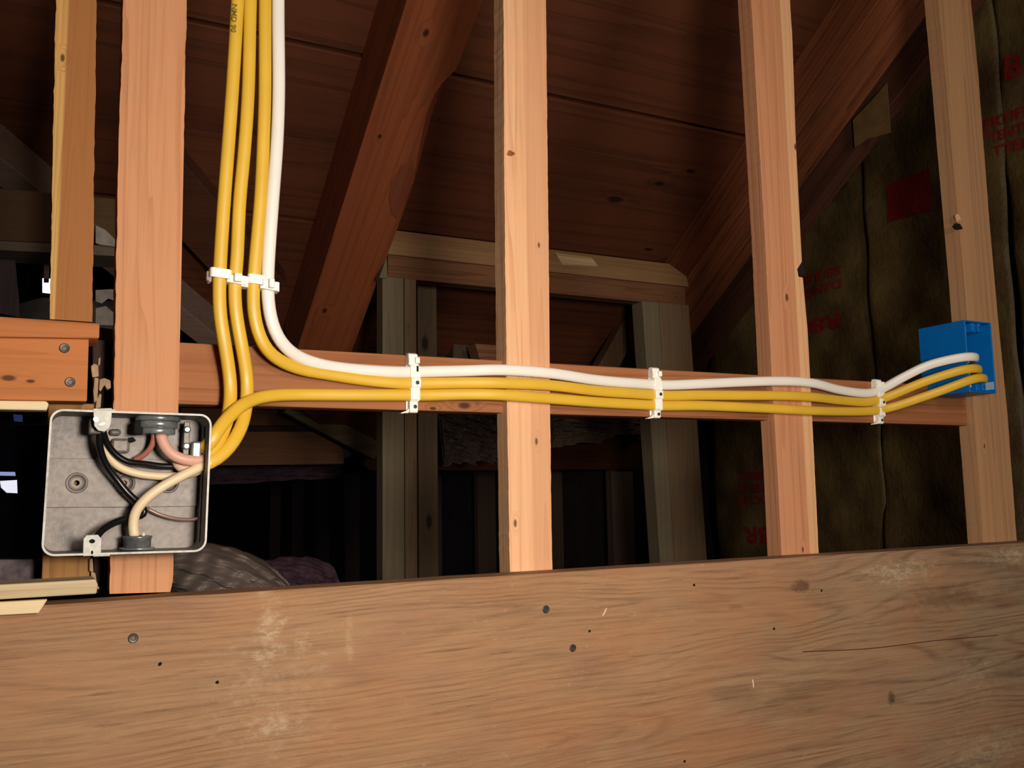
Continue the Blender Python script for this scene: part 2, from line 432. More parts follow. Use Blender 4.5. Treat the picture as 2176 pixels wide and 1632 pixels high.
wall_text('B', [(2128, 120), (2166, 107), (2172, 158), (2133, 172)], 2)
for k, s in enumerate(('CERTIFIED', 'ATTENTION', 'BATTEND')):
    wall_text(s, [(2072, 262+k*33), (2225, 205+k*33), (2225, 229+k*33), (2072, 286+k*33)], 2 if False else 2)
wall_text('R80', [(1698, 684), (1783, 662), (1784, 697), (1700, 716)], 0, rot=True)
for k, s in enumerate(('SEGURA', 'DANGER')):
    wall_text(s, [(1690, 592+k*29), (1784, 562+k*29), (1784, 582+k*29), (1690, 614+k*29)], 0, rot=True)
for k, s in enumerate(('BARBES', 'ATTEND', 'BROCOB')):
    wall_text(s, [(1566, 1003+k*26), (1660, 1000+k*26), (1660, 1018+k*26), (1566, 1021+k*26)], 0, rot=True)
wall_text('BR', [(1580, 1120), (1626, 1120), (1628, 1155), (1582, 1155)], 0, rot=True)
# loose folded flap of paper
fp = [on(a, b, (XW-.17, 0, 0), (1, 0, 0)) for a, b in ((1884, 176), (1892, 282), (1842, 296), (1816, 314), (1812, 255), (1850, 215))]
V, Fc = extr(fp, (.002, 0, 0)); o = mob('paper_flap', V, Fc, plain('flap_paper', '6E5230', .7, bump=.3, bscale=40, var=.2)); 
tag(o, 'torn tan paper flap hanging beside the rough rafter at upper right', 'paper')

# ------------------------------------------------------------------ post-and-plate frame behind
YP = .86
W_POST = wood('post_wood', '7C7058', '544A3A', 'Z', seed=51, contrast=.6, rings=5, fine=.8)
W_POST2 = wood('post_wood_b', '80694E', '584834', 'Z', seed=53, contrast=.8, rings=9, fine=.9,
               knots=[(at(1400, 745, YP), .008)])
W_PLATE = wood('plate_wood', '98744E', '6C5034', 'X', seed=57, contrast=.6, knots=[(at(1222, 545, YP), .006)])
W_PLATE2 = wood('plate_wood_dark', '7E5436', '46291A', 'X', seed=59, contrast=.9, knots=[(at(1440, 630, YP), .005)])
zb = .9
pt = empty('plate_board', (1.06, YP, 2.02), 'pale sawn top plate with angled edge under the roof sheathing', 'beam')
Vp = []
xl, xr = .618, 1.403
prof = [(YP, 1.9971), (YP, 2.025), (YP+.010, 2.053), (YP+.045, 1.9971)]
V = [(xl-.0, y, z) for y, z in prof]+[(xr-(0 if i in (0,) else (.012 if i == 1 else .05)), y, z) for i, (y, z) in enumerate(prof)]
V[5] = (xr-.006, YP, 2.023)
mob('board', V, [[0, 1, 2, 3], [7, 6, 5, 4]]+[[i, (i+1) % 4, (i+1) % 4+4, i+4] for i in range(4)], W_PLATE, pt, bevel=.0012)
o = pxprism('splinter_patch', [(1180, 536), (1258, 547), (1272, 566), (1196, 562)], YP-.001, .004, wood('splinter', 'C8AA80', '927148', 'X', seed=61, contrast=1), pt)
tag(box('plate_board', .623, 1.394, YP+.004, YP+.042, 1.949, 1.9967, W_PLATE2), 'dark brown lower plate board resting on the grey posts', 'beam')
def post(px0, px1, py, y, th, mat, label, ztop=1.949, x_off=0):
    a_, b_ = at(px0, py, y)[0], at(px1, py, y)[0]
    return tag(box('post', a_, b_, y, y+th, zb, ztop, mat, bevel=.0015), label, 'post', )
def lpost(pts, y, mat, label): return tag(pxprism('post', pts, y, .045, mat, bevel=.0015), label, 'post')
post(813, 859, 900, YP, .038, W_POST, 'left board of the grey-green post pair left of the middle stud')
post(860.5, 886, 900, YP+.002, .038, W_POST2, 'narrow tan board at the right of the left post pair')
post(889, 930, 900, YP+.06, .038, wood('post_dark', '6E5C46', '453A2C', 'Z', seed=67, contrast=.6, knots=[(at(903, 730, YP+.06), .009), (at(912, 1108, YP+.06), .008)]), 'darker post set back behind the left post pair', ztop=1.96)
lpost([(1365, 640), (1400, 643), (1438, 1260), (1408, 1260)], YP, W_POST, 'left board of the weathered post under the plate right end')
lpost([(1401, 643), (1464, 648), (1508, 1260), (1439, 1260)], YP-.003, W_POST2, 'wide weathered board of the post under the plate right end')
tag(pxprism('cripple_block', [(806, 590), (822, 545), (824, 592)], YP-.004, .03, W_POST), 'small triangular pale end block at the plate left end', 'block')

# things beyond the frame
W_FAR = wood('far_wood', '704A30', '40281A', 'X', seed=71, contrast=.6)
W_FAR2 = wood('far_wood_b', '80563A', '4C3020', 'X', seed=73, contrast=.7)
def board(name, pts, y, th, mat, label, cat='board', **k): return tag(pxprism(name, pts, y, th, mat, **k), label, cat)
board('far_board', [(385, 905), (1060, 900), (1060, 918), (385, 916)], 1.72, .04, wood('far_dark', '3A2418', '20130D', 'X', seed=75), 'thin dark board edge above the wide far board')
board('far_board', [(385, 917), (738, 917), (730, 986), (385, 990)], 1.70, .04, W_FAR2, 'wide brown far board under the blocking left of the grey posts')
board('far_board', [(385, 866), (800, 874), (800, 910), (385, 904)], 1.74, .04, W_FAR, 'brown far board right under the blocking beside the cable bend')
brace('far_brace', at(610, 860, 1.55), at(800, 960, 1.55), .05, .03, wood('far_green', '6A5A40', '40382A', 'X', seed=77), 'olive slanting brace stub behind the blocking, left of grey posts')
board('far_post', [(963, 676), (1012, 680), (1012, 790), (963, 790)], 1.25, .04, wood('fp', '5C5040', '3A3228', 'Z', seed=79), 'short dark post seen between grey post and middle stud')
board('far_block', [(1010, 730), (1085, 736), (1085, 775), (1022, 772)], 1.15, .05, wood('fb', 'A07050', '704830', 'X', seed=81), 'pale brown block end peeking over the blocking beside the middle stud', 'block')
brace('far_brace', at(1372, 625, 1.15), at(1275, 800, 1.15), .055, .04, wood('fbr', '6A4C34', '3E2A1C', 'Z', seed=83), 'brown slanting brace just left of the right weathered post')
tag(pxprism('metal_duct', [(1165, 738), (1232, 742), (1262, 790), (1165, 790)], 1.35, .05, plain('duct', '6A6A6C', .5, metal=.3, var=.2, bscale=12)), 'grey metal sheet patch just right of the middle stud', 'duct')
tag(pxprism('metal_duct', [(1322, 752), (1338, 742), (1350, 790), (1312, 790)], 1.35, .05, plain('duct2', '55504C', .6, var=.2)), 'small grey wedge right of the brown slanting brace', 'duct')

def mound(name, outline, y, depth, mat, label, cat, seed=0, amp=.012, n=46, foldv=(3, 9)):
    """crumpled sheet over an outline of pixels (a closed polygon), bulging toward the viewer"""
    P = [at(a, b, y) for a, b in outline]
    A = np.array([[p[0], p[2]] for p in P]); mn, mx = A.min(0), A.max(0)
    rnd = random.Random(seed); ph = [rnd.uniform(0, 6) for _ in range(8)]
    def inside(x, z):
        c = False; j = len(A)-1
        for i in range(len(A)):
            if (A[i][1] > z) != (A[j][1] > z) and x < (A[j][0]-A[i][0])*(z-A[i][1])/(A[j][1]-A[i][1])+A[i][0]: c = not c
            j = i
        return c
    V = []; idx = {}; Fc = []
    def span(x):
        zs = []
        for i in range(len(A)):
            a_, b_ = A[i], A[(i+1) % len(A)]
            if (a_[0]-x)*(b_[0]-x) <= 0 and abs(a_[0]-b_[0]) > 1e-9:
                zs.append(a_[1]+(b_[1]-a_[1])*(x-a_[0])/(b_[0]-a_[0]))
        return (min(zs), max(zs)) if zs else (mn[1], mn[1])
    for i in range(n+1):
        x = mn[0]+(mx[0]-mn[0])*(i/n*.998+.001); z0, z1 = span(x)
        for j in range(n+1):
            t = j/n; z = z0+(z1-z0)*t; u = i/n
            r = sin(pi*min(1, u*1.0))**.5*sin(pi*.5*(1-t)+.01)**.6
            f = amp*(sin(foldv[0]*6*(u+.6*t)+ph[0]+2*sin(5*t+ph[1]))+.6*sin(foldv[1]*6*(u*.8-t*.3)+ph[2]+sin(9*t))+.35*sin(60*(u*.5+t)+ph[3]))
            V.append((x, y-depth*r+f, z+f*.25*(1-t*.5)))
    for i in range(n):
        for j in range(n):
            q = i*(n+1)+j; Fc.append([q, q+1, q+n+2, q+n+1])
    o = mob(name, V, Fc, mat, smooth=True); m = o.modifiers.new('s', 'SOLIDIFY'); m.thickness = .002
    return tag(o, label, cat)
M_PLAS = plain('grey_plastic_sheet', '8A7A70', .45, spec=.5, bump=.3, bscale=30, var=.15)
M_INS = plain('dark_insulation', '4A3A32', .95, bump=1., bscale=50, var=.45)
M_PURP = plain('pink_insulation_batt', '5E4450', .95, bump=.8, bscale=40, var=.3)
mound('plastic_sheet', [(352, 1275), (358, 1165), (430, 1152), (500, 1162), (560, 1190), (600, 1225), (618, 1270)], .75, .15, M_PLAS, 'crumpled greyish plastic sheet draped behind the header below the box', 'plastic sheet', 3, .010)
mound('insulation_batt', [(540, 1270), (545, 1192), (600, 1182), (650, 1180), (700, 1195), (720, 1230), (722, 1270)], 1.1, .1, M_PURP, 'dark purplish insulation heap right of the grey plastic sheet', 'insulation', 5, .008)
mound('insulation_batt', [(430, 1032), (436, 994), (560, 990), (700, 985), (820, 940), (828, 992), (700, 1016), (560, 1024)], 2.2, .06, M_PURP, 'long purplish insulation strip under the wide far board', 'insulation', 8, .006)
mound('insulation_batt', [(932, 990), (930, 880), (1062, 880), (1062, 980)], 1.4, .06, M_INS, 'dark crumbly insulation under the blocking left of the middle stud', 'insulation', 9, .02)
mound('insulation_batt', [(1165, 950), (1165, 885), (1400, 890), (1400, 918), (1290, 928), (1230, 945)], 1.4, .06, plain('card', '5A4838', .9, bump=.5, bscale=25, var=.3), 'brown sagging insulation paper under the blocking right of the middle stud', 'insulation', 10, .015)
mound('insulation_scrap', [(795, 905), (800, 878), (820, 878), (822, 960), (806, 950)], 1.0, .02, plain('torn_white', 'A8988C', .8), 'torn white insulation scrap left of the grey posts under the blocking', 'insulation', 12, .006, n=16)
mound('insulation_batt', [(1165, 720), (1165, 660), (1290, 668), (1340, 690), (1300, 716), (1240, 724)], 1.5, .08, plain('brownpaper', '6A4424', .8, var=.3, bscale=14), 'brown rounded insulation bulge under the plate right of the middle stud', 'insulation', 14, .004)

# left background
YL = .62
board('collar_beam', [(-60, 394), (262, 424), (262, 522), (-60, 508)], YL, .05, wood('collar_wood', '6E5236', '4A3624', 'X', seed=91, contrast=.4), 'brown collar beam at the left edge behind the left stud', 'beam')
board('collar_ledger', [(-60, 509), (262, 523), (262, 545), (-60, 528)], YL-.02, .08, wood('collar_grey', '80705F', '5A4E42', 'X', seed=93, contrast=.4), 'grey ledger strip along the bottom of the collar beam')
board('leaning_plank', [(-35, 519), (30, 524), (44, 675), (-20, 662)], YL+.04, .05, wood('lp', '5C4C50', '3C3034', 'Z', seed=95), 'greyish plank hanging below the ledger at the left edge')
board('far_jamb', [(94, 526), (107, 526), (104, 592), (93, 592)], YL+.5, .04, wood('fj', 'A08478', '745C52', 'Z', seed=97), 'thin pale jamb just left of the left stud', 'trim')
tag(pxprism('window_1', [(90, 591), (108, 592), (108, 622), (90, 620)], 3.0, .02, emit('daylight', 'E8E4FF', 1.6)), kind='structure')
board('far_shelf', [(-61, 672), (90, 632), (250, 640), (250, 700), (-61, 700)], YL+.6, .06, plain('far_grey', '6C625C', .9, bump=.4, var=.2), 'dusty grey ledge behind the left stud foot', 'ledge')
M_PAPER = plain('torn_paper', 'B8AC9E', .85, bump=.4, var=.2)
for k, (poly, lb) in enumerate((([(203, 616), (246, 614), (246, 640), (230, 634), (216, 645), (203, 640)], 'upper torn grey paper scrap between the two left studs'),
                             ([(203, 655), (225, 650), (246, 668), (246, 692), (203, 690)], 'lower torn grey paper scrap between the two left studs'),
                             ([(203, 478), (224, 488), (246, 510), (246, 524), (214, 520), (203, 516)], 'small torn pale scrap on the collar beam between the left studs'))):
    board('paper_scrap', poly, YL-.03 if k == 2 else YL+.1, .006, M_PAPER, lb, 'paper', bevel=.0005)
board('rear_board', [(200, 694), (246, 700), (246, 720), (205, 716)], .12, .03, W_FAR, 'dark board end in the gap between the two left studs')

# ------------------------------------------------------------------ main wall: studs
def frame_empty(name, c, label, cat): return empty(name, c, label, cat)
def stud(pts, mat, label, th=.0255, jag=.0003, knots3=()):
    c = at(sum(p[0] for p in pts)/len(pts), 700, th/2)
    r = empty('wall_stud', c, label, 'stud')
    pxprism('timber', pts, 0, th, mat, r, jag=jag)
    return r
def kp(px, py, r, y=0): return (at(px, py, y), r)
W_S1 = wood('stud_wood_a', 'C89E5C', '96662E', 'Z', seed=101, contrast=1.0, rings=14, fine=.9, band=(0, .0045, .0012, '98592E'), knots=[kp(133, 123, .0022, .012)])
W_S2 = wood('stud_wood_b', 'CC9268', 'A2663C', 'Z', seed=103, contrast=.8, rings=7, fine=1.1)
W_S3 = wood('stud_wood_c', 'E8B88C', 'C4885A', 'Z', seed=105, contrast=.9, band=(0, at(1122, 600, 0)[0], .0012, 'D89E74'), rings=8, fine=.8, knots=[kp(1095, 1112, .0022), kp(1140, 938, .0022), kp(1145, 521, .0018), kp(1068, 745, .0014)])
W_S4 = wood('stud_wood_d', 'C48A62', '9A5E3C', 'Z', seed=107, contrast=.8, band=(0, at(1692, 640, 0)[0], .001, 'E0AC7C'), rings=6, fine=.8, knots=[kp(1672, 632, .003), kp(1690, 312, .0025), kp(1706, 1168, .002)])
W_S5 = wood('stud_wood_e', 'B48A62', '885E40', 'Z', seed=109, contrast=.7, rings=4, fine=.7, knots=[kp(2092, 948, .002)])
s1 = empty('wall_stud', at(150, 500, .02), 'narrow two-tone stud at far left, standing on the ledge', 'stud')
pxprism('timber', [(126, -400), (211, -400), (196, 684), (106, 678)], .012, .0255, W_S1, s1, jag=.0004)
s2 = stud([(276, -400), (404, -400), (391, 300), (385, 600), (379, 870), (367, 1235), (362, 1258), (233, 1262), (243, 800), (252, 300)], W_S2, 'wide bright stud behind the steel box, second stud from left', th=.03, jag=.0004)
s3 = stud([(1069, -400), (1157, -400), (1163, 300), (1167, 640), (1169, 900), (1174, 1235), (1084, 1238), (1078, 900), (1074, 600), (1071, 300)], W_S3, 'middle stud crossed by three cables, with pale knots')
s4 = stud([(1572, -400), (1655, -400), (1684, 90), (1691, 300), (1700, 480), (1704, 556), (1694, 572), (1697, 588), (1706, 590), (1716, 700), (1728, 930), (1741, 1205), (1662, 1208), (1652, 1000), (1640, 800), (1625, 500), (1610, 250)], W_S4, 'stud with a dark bite in its right edge, left of the blue box stud')
s5 = stud([(1958, -400), (2022, -400), (2078, 150), (2105, 500), (2121, 680), (2140, 870), (2163, 1180), (2092, 1184), (2070, 900), (2048, 600), (2030, 400), (2010, 170)], W_S5, 'stud with a dark knot hole carrying the blue outlet box')
# knot hole, nail holes, chips as parts
def disc(name, px, py, y, rx, rz, mat, parent, th=.0012, n=12, jit=.2, rot=0):
    c = at(px, py, y); P = []
    for k in range(n):
        q = 2*pi*k/n; j = 1+random.uniform(-jit, jit); a_, b_ = rx*cos(q)*j, rz*sin(q)*j
        P.append(c+np.array([a_*cos(rot)-b_*sin(rot), 0, a_*sin(rot)+b_*cos(rot)]))
    V, Fc = extr(P, (0, th, 0)); return mob(name, V, Fc, mat, parent)
def pit(name, px, py, y, rx, rz, depth, mat_rim, parent):
    """a little crater: dark recessed bottom seen inside a raised splintered rim"""
    return disc(name, px, py, y-.0004, rx, rz, mat_rim, parent, th=.0006)
pit('knot_hole', 2036, 482, 0, .010, .0055, 0, M_DARK, s5)
disc('knot_chip', 2036, 462, -.0008, .006, .006, wood('chip', 'D8AC82', 'A87850', 'Z', seed=3), s5, jit=.35)
pit('nail_hole', 1085, 326, 0, .005, .0035, 0, wood('resin', '9A5E34', '5E3418', 'Z', seed=4), s3)
disc('knot_hole', 1703, 571, .004, .006, .010, M_DARK, s4, th=.01)

# blocking
W_BLK = wood('blocking_wood', 'A06840', '6E3C22', 'X', seed=113, contrast=1., rings=6, fine=.7, knots=[kp(987, 862, .004, .011), kp(920, 868, .002, .011)])
YB = .011
bl = empty('blocking', at(1200, 820, YB), 'reddish horizontal blocking board carrying the white cable clips', 'board')
xs = [at(379, 800, YB)[0]-.03, at(1070, 800, YB)[0], at(1640, 800, YB)[0], at(2075, 850, YB)[0]]
for i in range(3):
    V, Fc = extr([(xs[i]+.0006, YB, 1.5890), (xs[i+1]-.0006, YB, 1.5890), (xs[i+1]-.0006, YB, 1.6485), (xs[i]+.0006, YB, 1.6485)], (0, .0255, 0))
    mob('board', V, Fc, W_BLK, bl, bevel=.0015)

# header
N = NT('header_wood'); pos = N.n('ShaderNodeNewGeometry').outputs['Position']
sx = N.n('ShaderNodeSeparateXYZ', {0: pos}); X, Z = sx.outputs[0], sx.outputs[2]
Pg = N.vm('MULTIPLY', pos, (.07, 1, 1))
wv = N.noise(N.vm('MULTIPLY', pos, (1.6, 1, 3.5)), 1.6, 2, out=1)
Pg = N.vm('ADD', Pg, N.vm('MULTIPLY', N.vm('SUBTRACT', wv, (.5, .5, .5)), (.0, .0, .05)))
def hotspot(p, rx, rz, a=.3, b=1.):
    d = N.vm('LENGTH', N.vm('DIVIDE', N.vm('SUBTRACT', pos, tuple(p)), (rx, 1, rz)), out=1)
    nz = N.noise(N.vm('MULTIPLY', pos, (.5, 1, 1)), 130, 5, .75); d = N.math('ADD', d, N.math('MULTIPLY', N.math('SUBTRACT', nz, .5), 2.6))
    return N.rampv(d, a, b, 1, 0)
YH = -.036
v = N.noise(Pg, 9, 2, .4)
ring = N.math('POWER', N.math('MULTIPLY_ADD', N.math('SINE', N.math('MULTIPLY', v, 260.)), .5, .5), 3.5)
ring = N.math('MULTIPLY', ring, N.rampv(N.noise(N.vm('MULTIPLY', pos, (.4, 1, 1)), 30, 4), .35, .6, .15, 1))
f1 = N.noise(N.vm('ADD', N.vm('MULTIPLY', pos, (.03, 1, 1)), N.vm('MULTIPLY', wv, (0, 0, .018))), 430, 6, .7)
f3 = N.noise(N.vm('ADD', N.vm('MULTIPLY', pos, (.055, 1, 1)), N.vm('MULTIPLY', wv, (0, 0, .018))), 260, 6, .72)
big = N.noise(N.vm('MULTIPLY', pos, (.5, 1, 1.2)), 7, 4)
gx = N.rampv(X, .55, 1.3)
ringamt = N.math('ADD', .32, N.math('MULTIPLY', gx, .3))
t = N.math('ADD', N.math('MULTIPLY', ring, ringamt), N.math('MULTIPLY', N.math('SUBTRACT', f1, .45), 1.7))
t = N.math('ADD', t, N.math('MULTIPLY', N.math('SUBTRACT', big, .45), .9), clamp=True)
c = N.mix(t, lin('A67E5A'), lin('694A32'))
c2 = N.mix(t, lin('948066'), lin('584838'))
c = N.mix(N.math('MULTIPLY', gx, .75), c, c2)
dk = N.rampv(f3, .58, .70); c = N.mix(N.math('MULTIPLY', dk, .5), c, lin('5C3420'))
wsp = N.noise(N.vm('MULTIPLY', pos, (.45, 1, 1)), 150, 6, .8); lowm = N.noise(pos, 5, 2)
c = N.mix(N.math('MULTIPLY', N.rampv(wsp, .60, .74), N.rampv(lowm, .42, .62, .2, .6)), c, lin('CFA684'))
pur = N.rampv(N.noise(N.vm('MULTIPLY', pos, (1, 1, 2)), 8, 4), .55, .75, 0, .4); c = N.mix(pur, c, lin('8A5E50'))
for (px, py, rx, rz, st) in ((1702, 1246, .022, .010, .75), (1895, 1482, .008, .011, .7), (1560, 1290, .014, .004, .4), (2000, 1270, .09, .022, .4), (620, 1150+290, .05, .004, .3)):
    c = N.mix(N.math('MULTIPLY', hotspot(at(px, py, YH), rx, rz), st), c, lin('33281E'))
for (px, py, rx, rz, st) in ((575, 1340, .012, .035, .45), (590, 1535, .02, .01, .35), (1920, 1215, .06, .016, .5), (2150, 1180, .05, .012, .45), (2090, 1600, .09, .03, .3), (570, 1500, .05, .06, .2), (2080, 1450, .05, .03, .2), (640, 1375, .008, .01, .35), (742, 1350, .004, .025, .3)):
    c = N.mix(N.math('MULTIPLY', N.math('MULTIPLY', hotspot(at(px, py, YH), rx*1.3, rz*1.2), N.rampv(wsp, .44, .62, .15, 1)), st*1.25), c, lin('D2B896'))
hue = N.noise(N.vm('MULTIPLY', pos, (.6, 1, 1)), 11, 5, .65)
c = N.mix(N.rampv(hue, .45, .68, 0, .35), c, lin('AE6E44'))
N.col(c)
hgt = N.math('SUBTRACT', N.math('ADD', f1, N.math('MULTIPLY', f3, .8)), N.math('MULTIPLY', N.math('MULTIPLY', ring, ringamt), 1.2))
N.bump(hgt, .45, .0016); N.b.inputs['Roughness'].default_value = .7
M_HEAD = N.m
hd = empty('header_beam', (.6, -.018, 1.3), 'wide worn wooden header beam across the bottom of the picture', 'beam')
V = []; Fc = []; nx = 90
rj = [random.gauss(0, .0006) for _ in range(nx+1)]
for i in range(nx+1):
    x = -1.2+3.1*i/nx; zt = 1.4140+rj[i]*.2
    V += [(x, YH, .82), (x, YH, zt-.002), (x, YH+.0015, zt), (x, -.0015, zt+.0003), (x, -.0015, .82)]
for i in range(nx):
    for k in range(5):
        k2 = (k+1) % 5; Fc.append([i*5+k, i*5+k2, (i+1)*5+k2, (i+1)*5+k])
Fc += [list(range(5)), list(range(len(V)-5, len(V)))]
mob('timber', V, Fc, M_HEAD, hd)
def screw(px, py, y, r, parent, mat=None, rim=True):
    c = at(px, py, y)
    o = turned('screw', [(.002, r*1.0), (-.0008, r), (-.0012, r*.85), (-.0010, r*.5), (-.0002, r*.42), (-.0002, 0.0)], c, (0, 1, 0), mat or M_SCREW, parent, ns=20)
    return o
screw(283, 1356, YH, .0042, hd); screw(1160, 1295, YH, .0042, hd); screw(1217, 1377, YH, .0040, hd)
for px, py in ((1475, 1243), (462, 1450), (340, 1411), (1253, 1341), (1645, 1336), (1746, 1255), (1455, 1618)):
    disc('nail_hole', px, py, YH-.0003, .0016, .0016, M_DARK, hd, th=.0006)
for a_, b_, mm in (((1391, 1291), (1280, 1310), 0),):
    pass
M_CHIP = wood('chip_pale', 'E0C49C', 'B89468', 'Z', seed=8)
for (x0, y0, x1, y1) in ((1289, 1292, 1280, 1309), (1599, 1444, 1601, 1462)):
    V, Fc = sweep(catmull([at(x0, y0, YH-.0006), at((x0+x1)/2+1, (y0+y1)/2, YH-.001), at(x1, y1, YH-.0006)], .002), .0010, .0006, ns=8); mob('splinter', V, Fc, M_CHIP, hd, smooth=True)
V, Fc = sweep(catmull([at(1705, 1385, YH+.0002), at(1850, 1378, YH+.0002), at(1980, 1362, YH+.0002), at(2120, 1350, YH+.0002)], .01), .0007, .0004, ns=6)
mob('crack', V, Fc, plain('crack', '4A1C0C', .9), hd)

# ------------------------------------------------------------------ left ledge, board, opening
W_LED = wood('ledger_wood', 'B4703E', '7E4622', 'X', seed=121, contrast=.8, rings=6)
tag(pxprism('ledger', [(-60, 668), (212, 687), (211, 719), (-60, 715)], -.036, .05, W_LED, bevel=.0015), 'reddish ledge board under the foot of the left stud', 'board')
hb = empty('short_header', at(90, 780, -.02), 'short orange-brown header board with two screws at left edge', 'board')
pxprism('timber', [(-60, 712), (189, 719), (185, 853), (-60, 849)], -.030, .03, wood('short_header_wood', 'B87440', '8E542A', 'X', seed=123, contrast=.6, rings=4, knots=[kp(65, 810, .0018, -.03), kp(18, 803, .003, -.03)]), hb, bevel=.0012)
screw(137, 740, -.030, .0042, hb); screw(149, 812, -.030, .0042, hb)
M_PAINT = wood('raw_pine', 'E8D2A8', 'C0A474', 'X', seed=125, contrast=.5)
tag(pxprism('trim_strip', [(-60, 850), (98, 852), (104, 858), (99, 872), (-60, 869)], -.034, .02, M_PAINT, bevel=.0012), 'pale trim strip under the short header board', 'trim')
j1 = empty('jamb_stud', at(140, 1000, .02), 'tan trimmer stud behind the steel box beside the dark window opening', 'stud')
pxprism('timber', [(103, 855), (200, 858), (191, 1245), (88, 1240)], .006, .03, wood('jamb_wood', '9A6E3E', '6A4522', 'Z', seed=127, contrast=.9, rings=9), j1, bevel=.001)
sill = empty('sill_board', at(80, 1255, -.03), 'weathered pale sill board under the dark opening', 'sill')
pxprism('board', [(-60, 1246), (203, 1231), (208, 1242), (205, 1262), (-60, 1278)], -.036, .045, wood('sill_wood', 'CDBB96', '8E7C5C', 'X', seed=129, contrast=1., rings=6), sill, bevel=.0012)
tag(pxprism('shim', [(-60, 1283), (101, 1274), (82, 1303), (-60, 1311)], YH-.008, .008, M_PAINT, bevel=.0008), 'pale slant-cut wooden shim on the header at lower left', 'shim')
# opening with window glass
gl = empty('window_2', at(50, 1030, .03), kind='structure')
NG = NT('dark_glass'); NG.b.inputs['Alpha'].default_value = .35; NG.col(lin('05050A')); NG.b.inputs['Roughness'].default_value = .05; NG.b.inputs['Specular IOR Level'].default_value = .5
pxprism('pane', [(-60, 873), (112, 876), (96, 1190), (-60, 1195)], .05, .003, NG.m, gl, bevel=0)
pxprism('window_sash', [(-60, 1190), (100, 1188), (98, 1246), (-60, 1250)], .045, .03, plain('sash', '5A4E50', .8, var=.4, bscale=120, bump=.4), gl)
DAY = emit('daylight_blue', 'B8C4FF', 1.3); DAY2 = emit('daylight_white', 'F0F2FF', 2.2); DAY3 = emit('daylight_dim', '5A74B8', .35)
tag(pxprism('window_3', [(0, 1022), (36, 1020), (37, 1048), (14, 1047), (2, 1036)], 5.0, .02, DAY2, bevel=0), kind='structure')
tag(pxprism('window_4', [(-30, 1002), (32, 1003), (33, 1011), (-30, 1010)], 5.0, .02, DAY, bevel=0), kind='structure')
tag(pxprism('window_5', [(28, 880), (48, 882), (48, 896), (30, 895)], 5.0, .02, DAY3, bevel=0), kind='structure')

# plaster crumbs between the left stud and the wide stud
pl = empty('plaster_strip', at(208, 800, 0), 'torn grey plaster edge in the narrow gap above the steel box', 'plaster')
M_PLA = plain('plaster', 'A08468', .95, bump=.6, bscale=90, var=.3)
for pts in ([(193, 778), (200, 772), (209, 776), (210, 800), (196, 802)], [(209, 762), (214, 758), (213, 775), (208, 778)], [(212, 806), (222, 803), (235, 808), (236, 824), (228, 828), (222, 818), (214, 832), (210, 828)],
            [(201, 802), (210, 804), (207, 850), (200, 856), (198, 830)], [(205, 850), (212, 836), (216, 838), (214, 866), (203, 868)]):
    pxprism('chunk', pts, .0, .012, M_PLA, pl, bevel=.0008)
lower = empty('plaster_strip', at(205, 1210, 0), 'torn grey plaster edge in the narrow gap below the steel box', 'plaster')
for pts in ([(190, 1188), (197, 1186), (199, 1216), (190, 1214)], [(193, 1214), (203, 1218), (206, 1240), (212, 1252), (203, 1252), (194, 1236)]):
    pxprism('chunk', pts, .0, .012, M_PLA, lower, bevel=.0008)
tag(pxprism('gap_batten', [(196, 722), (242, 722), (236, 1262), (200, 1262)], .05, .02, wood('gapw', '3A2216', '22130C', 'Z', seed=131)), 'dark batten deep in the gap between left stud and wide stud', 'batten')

# ------------------------------------------------------------------ steel junction box
TL, TR, BR, BL = [at(a, b, -.055) for a, b in ((107, 869), (451, 880), (438, 1173), (87, 1182))]
ctr = (TL+TR+BR+BL)/4; ux = ((TR+BR)-(TL+BL))/2; hw = np.linalg.norm(ux)/2; ux /= 2*hw; uz = ((TL+TR)-(BL+BR))/2; hh = np.linalg.norm(uz)/2; uz /= 2*hh
DB = .0535
def bx(u, v, d): return ctr+ux*u*hw+uz*v*hh+np.array([0, d, 0])   # u,v in -1..1, d behind the rim
def rrect(w_, h_, r, n=6):
    out = []
    for cx, cy, a0 in ((w_-r, h_-r, 0), (-w_+r, h_-r, 90), (-w_+r, -h_+r, 180), (w_-r, -h_+r, 270)):
        for k in range(n+1):
            q = radians(a0+90*k/n); out.append((cx+r*cos(q), cy+r*sin(q)))
    return out
jb = empty('junction_box', ctr+np.array([0, DB, 0]), 'open square galvanised steel junction box with wires inside', 'junction box')
tk = .0017
def ring3(loop, d): return [ctr+ux*a+uz*b+np.array([0, d, 0]) for a, b in loop]
oL, iL = rrect(hw, hh, .010), rrect(hw-tk, hh-tk, .0085)
n = len(oL); V = ring3(oL, .0008)+ring3(oL, DB)+ring3(iL, DB-.001)+ring3(iL, .0008); Fc = []
for a_ in range(3):
    for k in range(n):
        k2 = (k+1) % n; Fc.append([a_*n+k, a_*n+k2, (a_+1)*n+k2, (a_+1)*n+k])
mob('side_wall', V, Fc, M_GALV, jb, smooth=False)
V = ring3(oL, .0008)+ring3(oL, -.0004)+ring3(iL, -.0004)+ring3(iL, .0008); Fc = []
for a_ in range(4):
    for k in range(n):
        k2 = (k+1) % n; Fc.append([a_*n+k, a_*n+k2, ((a_+1) % 4)*n+k2, ((a_+1) % 4)*n+k])
mob('rim', V, Fc, M_RIM, jb)
def bbox(name, u0, u1, v0, v1, d0, d1, mat, parent, bevel=.0006):
    c_ = (bx(u0, v0, d0)+bx(u1, v1, d1))/2
    return obox(name, c_, ux*hw*(u1-u0)/2, (0, (d1-d0)/2, 0), uz*hh*(v1-v0)/2, mat, parent, bevel)
